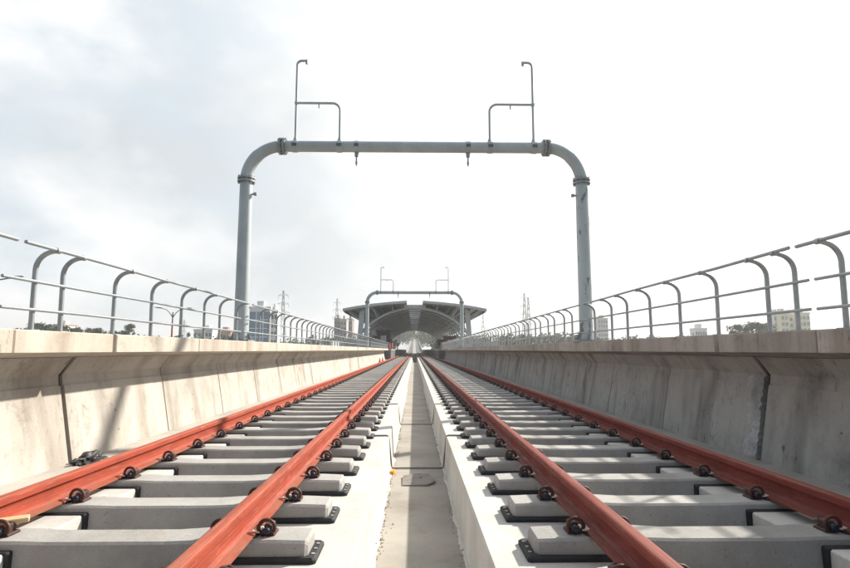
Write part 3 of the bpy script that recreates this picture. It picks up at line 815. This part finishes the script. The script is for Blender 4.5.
pylon(525, 293, 430, 'power pylon on the right horizon, left one of a close pair', 7, 4, 3.2)
pylon(529, 297, 470, 'power pylon on the right horizon, right one of a close pair', 7, 4, 3.2)
pylon(483, 314, 640, 'small far power pylon just right of the station roof', 8, 3, 5)
pylon(186, 320, 640, 'small far power pylon behind the left railing', 7, 3, 3)

def street_lamp(x, y, Y, lab, arm, arms, rot, band):
    zt = pz(y, Y)-GZ; t = thing('street_lamp', lab, 'street lamp', (px(x, Y), Y, GZ), 'street lamps by the viaduct', rot)
    b = MB(); b.tube([(0,0,0),(0,0,zt-.4)], [.13,.07], 10); b.build('pole', M['lamp'], t)
    for s in arms:
        b = MB(); b.tube([(0,0,zt-1.0),(s*.3,0,zt-.5),(s*arm*.6,0,zt-.12),(s*arm,0,zt)], [.05,.045,.04,.035], 8); a = b.build('arm', M['lamp'], t)
        b = MB(); b.loft([[(s*(arm-.05),-.10,zt-.03),(s*(arm-.05),.10,zt-.03),(s*(arm-.05),.08,zt+.07),(s*(arm-.05),-.08,zt+.07)],
                          [(s*(arm+.35),-.15,zt+.0),(s*(arm+.35),.15,zt+.0),(s*(arm+.35),.11,zt+.12),(s*(arm+.35),-.11,zt+.12)],
                          [(s*(arm+.72),-.07,zt+.06),(s*(arm+.72),.07,zt+.06),(s*(arm+.72),.05,zt+.12),(s*(arm+.72),-.05,zt+.12)]])
        b.build('lamp_head', M['lamp'], a)
    if band:
        b = MB(); b.tube([(0,0,zt-3.3),(0,0,zt-1.6)], [.098,.09], 10); b.build('red_band', M['lamp_red'], t)
street_lamp(174.5, 309, 62, 'two armed street lamp with a red band behind the left railing', 1.15, (-1, 1), .25, True)
street_lamp(-22, 279, 30, 'street lamp arm reaching in at the left edge behind the railing', 1.75, (1,), 0, False)

# trees
def crown_mesh(seed, n, lobes, rad, hgt, leaf):
    rr = random.Random(seed); b = MB(); L_ = []
    for i in range(lobes):
        a = rr.uniform(0, 6.28); d = rad*.62*math.sqrt(rr.random()); z = hgt*(.35 + .55*rr.random())
        L_.append((Vector((d*math.cos(a), d*math.sin(a), z)), rad*rr.uniform(.28, .5)))
    for i in range(n):
        c, r = rr.choice(L_)
        d = Vector((rr.gauss(0,1), rr.gauss(0,1), rr.gauss(0,1))).normalized()*r*rr.random()**.4
        d.z *= .75; p = c + d; s = leaf*rr.uniform(.5, 1.2)
        u = Vector((rr.gauss(0,1), rr.gauss(0,1), rr.gauss(0,1))).normalized(); v = u.orthogonal().normalized()
        wv = u.cross(v)
        b.add([p-v*s, p+wv*s*.55, p+v*s, p-wv*s*.55], [(0,1,2,3)])
    return b
crowns = [crown_mesh(20+i, 1500, 13, 5.0, 8.5, .48) for i in range(3)]
cr_obj = {}
def tree(x, y, Y, lab, kind=0, mt='leaf', sc_=1.0, name='leafy_tree'):
    zt = pz(y, Y); s = sc_
    t = thing(name, lab, 'tree', (px(x, Y), Y, GZ), 'trees on the horizon', random.uniform(0, 6))
    H = zt-GZ; ch = 8.5*s
    b = MB(); b.tube([(0,0,0),(.15,.1,(H-ch)*.6),(0,0,H-ch*.5)], [.34*s,.26*s,.12*s], 8)
    for k in range(4):
        a = k*1.6; b.tube([(0,0,H-ch*.8),(2*s*math.cos(a),2*s*math.sin(a),H-ch*.42)], [.13*s,.04*s], 6)
    b.build('trunk', M['bark'], t)
    key = (kind, mt)
    if key not in cr_obj: cr_obj[key] = o = crowns[kind].build('crown', M[mt], t, weld=False)
    else: o = cr_obj[key].copy(); C.objects.link(o); o.parent = t
    o.location = (0,0,H-ch*1.02); o.scale = (s,s,s)
tl = [(34,327,1.0,'leftmost low tree on the left horizon behind the near railing posts'),(43,324,1.0,'dark round tree left of the small white house'),
      (53,325.5,.9,'dark tree touching the left side of the small white house'),(71,326,.9,'dark tree right of the small white house'),
      (81,328.5,.8,'lower tree in the tree line on the left horizon'),(97,328.5,.85,'broad low tree in the middle of the left tree line'),
      (104,330,.7,'small bush like tree before the coping joint on the left'),(117,331,.55,'tiny tree just above the left coping joint'),
      (133,324.5,.5,'taller lone tree on the left horizon right of the coping joint'),(126,331,.6,'small tree beside the taller lone tree on the left')]
for i, (x, y, s, lb) in enumerate(tl): tree(x, y, 175+ (i%3)*14, lb, i % 3, 'leaf', s*.85)
for i, (x, y, s, lb) in enumerate(((737,324.5,.7,'left small tree of the clump beside the yellow towers'),(756,322.5,.95,'round green tree in the middle of the right hand clump'),
                                   (768,323,1.0,'broad green tree touching the yellow towers on the right'),(747,327.5,.5,'lowest tree in the gap of the right hand clump'))):
    tree(x, y, 165+(i%3)*10, lb, i % 3, 'leaf', s*.8)
# far tree belt: reads as one mass
b = MB(); rr = random.Random(99)
def belt(x0, x1, y0, y1, Y0, Y1, n):
    for i in range(n):
        Y = rr.uniform(Y0, Y1); xx = px(rr.uniform(x0, x1), Y); zt = pz(rr.uniform(y0, y1), Y); R_ = rr.uniform(3, 6)
        for k in range(110):
            d = Vector((rr.gauss(0,1), rr.gauss(0,1), rr.gauss(0,1))).normalized()*R_*rr.random()**.4
            p = Vector((xx, Y, zt-R_*.8)) + Vector((d.x, d.y, d.z*.8 - rr.random()*4)); s = rr.uniform(.5, 1.3)
            u = Vector((rr.gauss(0,1), rr.gauss(0,1), rr.gauss(0,1))).normalized(); v = u.orthogonal().normalized(); wv = u.cross(v)
            b.add([p-v*s, p+wv*s*.6, p+v*s, p-wv*s*.6], [(0,1,2,3)])
belt(20, 260, 332, 338, 250, 360, 90)
belt(225, 400, 333, 341, 240, 420, 70)
belt(435, 600, 331, 340, 230, 400, 110)
belt(590, 860, 333, 339, 260, 380, 80)
belt(393, 437, 324, 337, 480, 620, 70)
tag(b.build('tree_belt', M['leaf2'], weld=False), 'hazy green tree belt along the horizon behind the railings', 'trees', kind='stuff')

# ------------------------------------------------------------------ haze
HAZE = .00055
if HAZE:
    b = MB(); b.box(-2650, 2650, -2650, 2650, -13, 90)
    hm = bpy.data.materials.new('haze'); hm.use_nodes = True; n_ = hm.node_tree
    n_.nodes.remove(n_.nodes['Principled BSDF'])
    pv = n_.nodes.new('ShaderNodeVolumePrincipled'); pv.inputs['Density'].default_value = HAZE
    pv.inputs['Color'].default_value = (.93,.95,.97,1); pv.inputs['Anisotropy'].default_value = .3
    n_.links.new(pv.outputs[0], n_.nodes['Material Output'].inputs['Volume'])
    tag(b.build('haze', hm), kind='stuff')

# ------------------------------------------------------------------ output
sc.view_settings.view_transform = 'Standard'; sc.view_settings.look = 'None'
sc.view_settings.gamma = 1; sc.view_settings.use_curve_mapping = False
sc.view_settings.exposure = .82
sc.cycles.use_denoising = True
sc.cycles.max_bounces = 8
sc.cycles.sample_clamp_indirect = 6
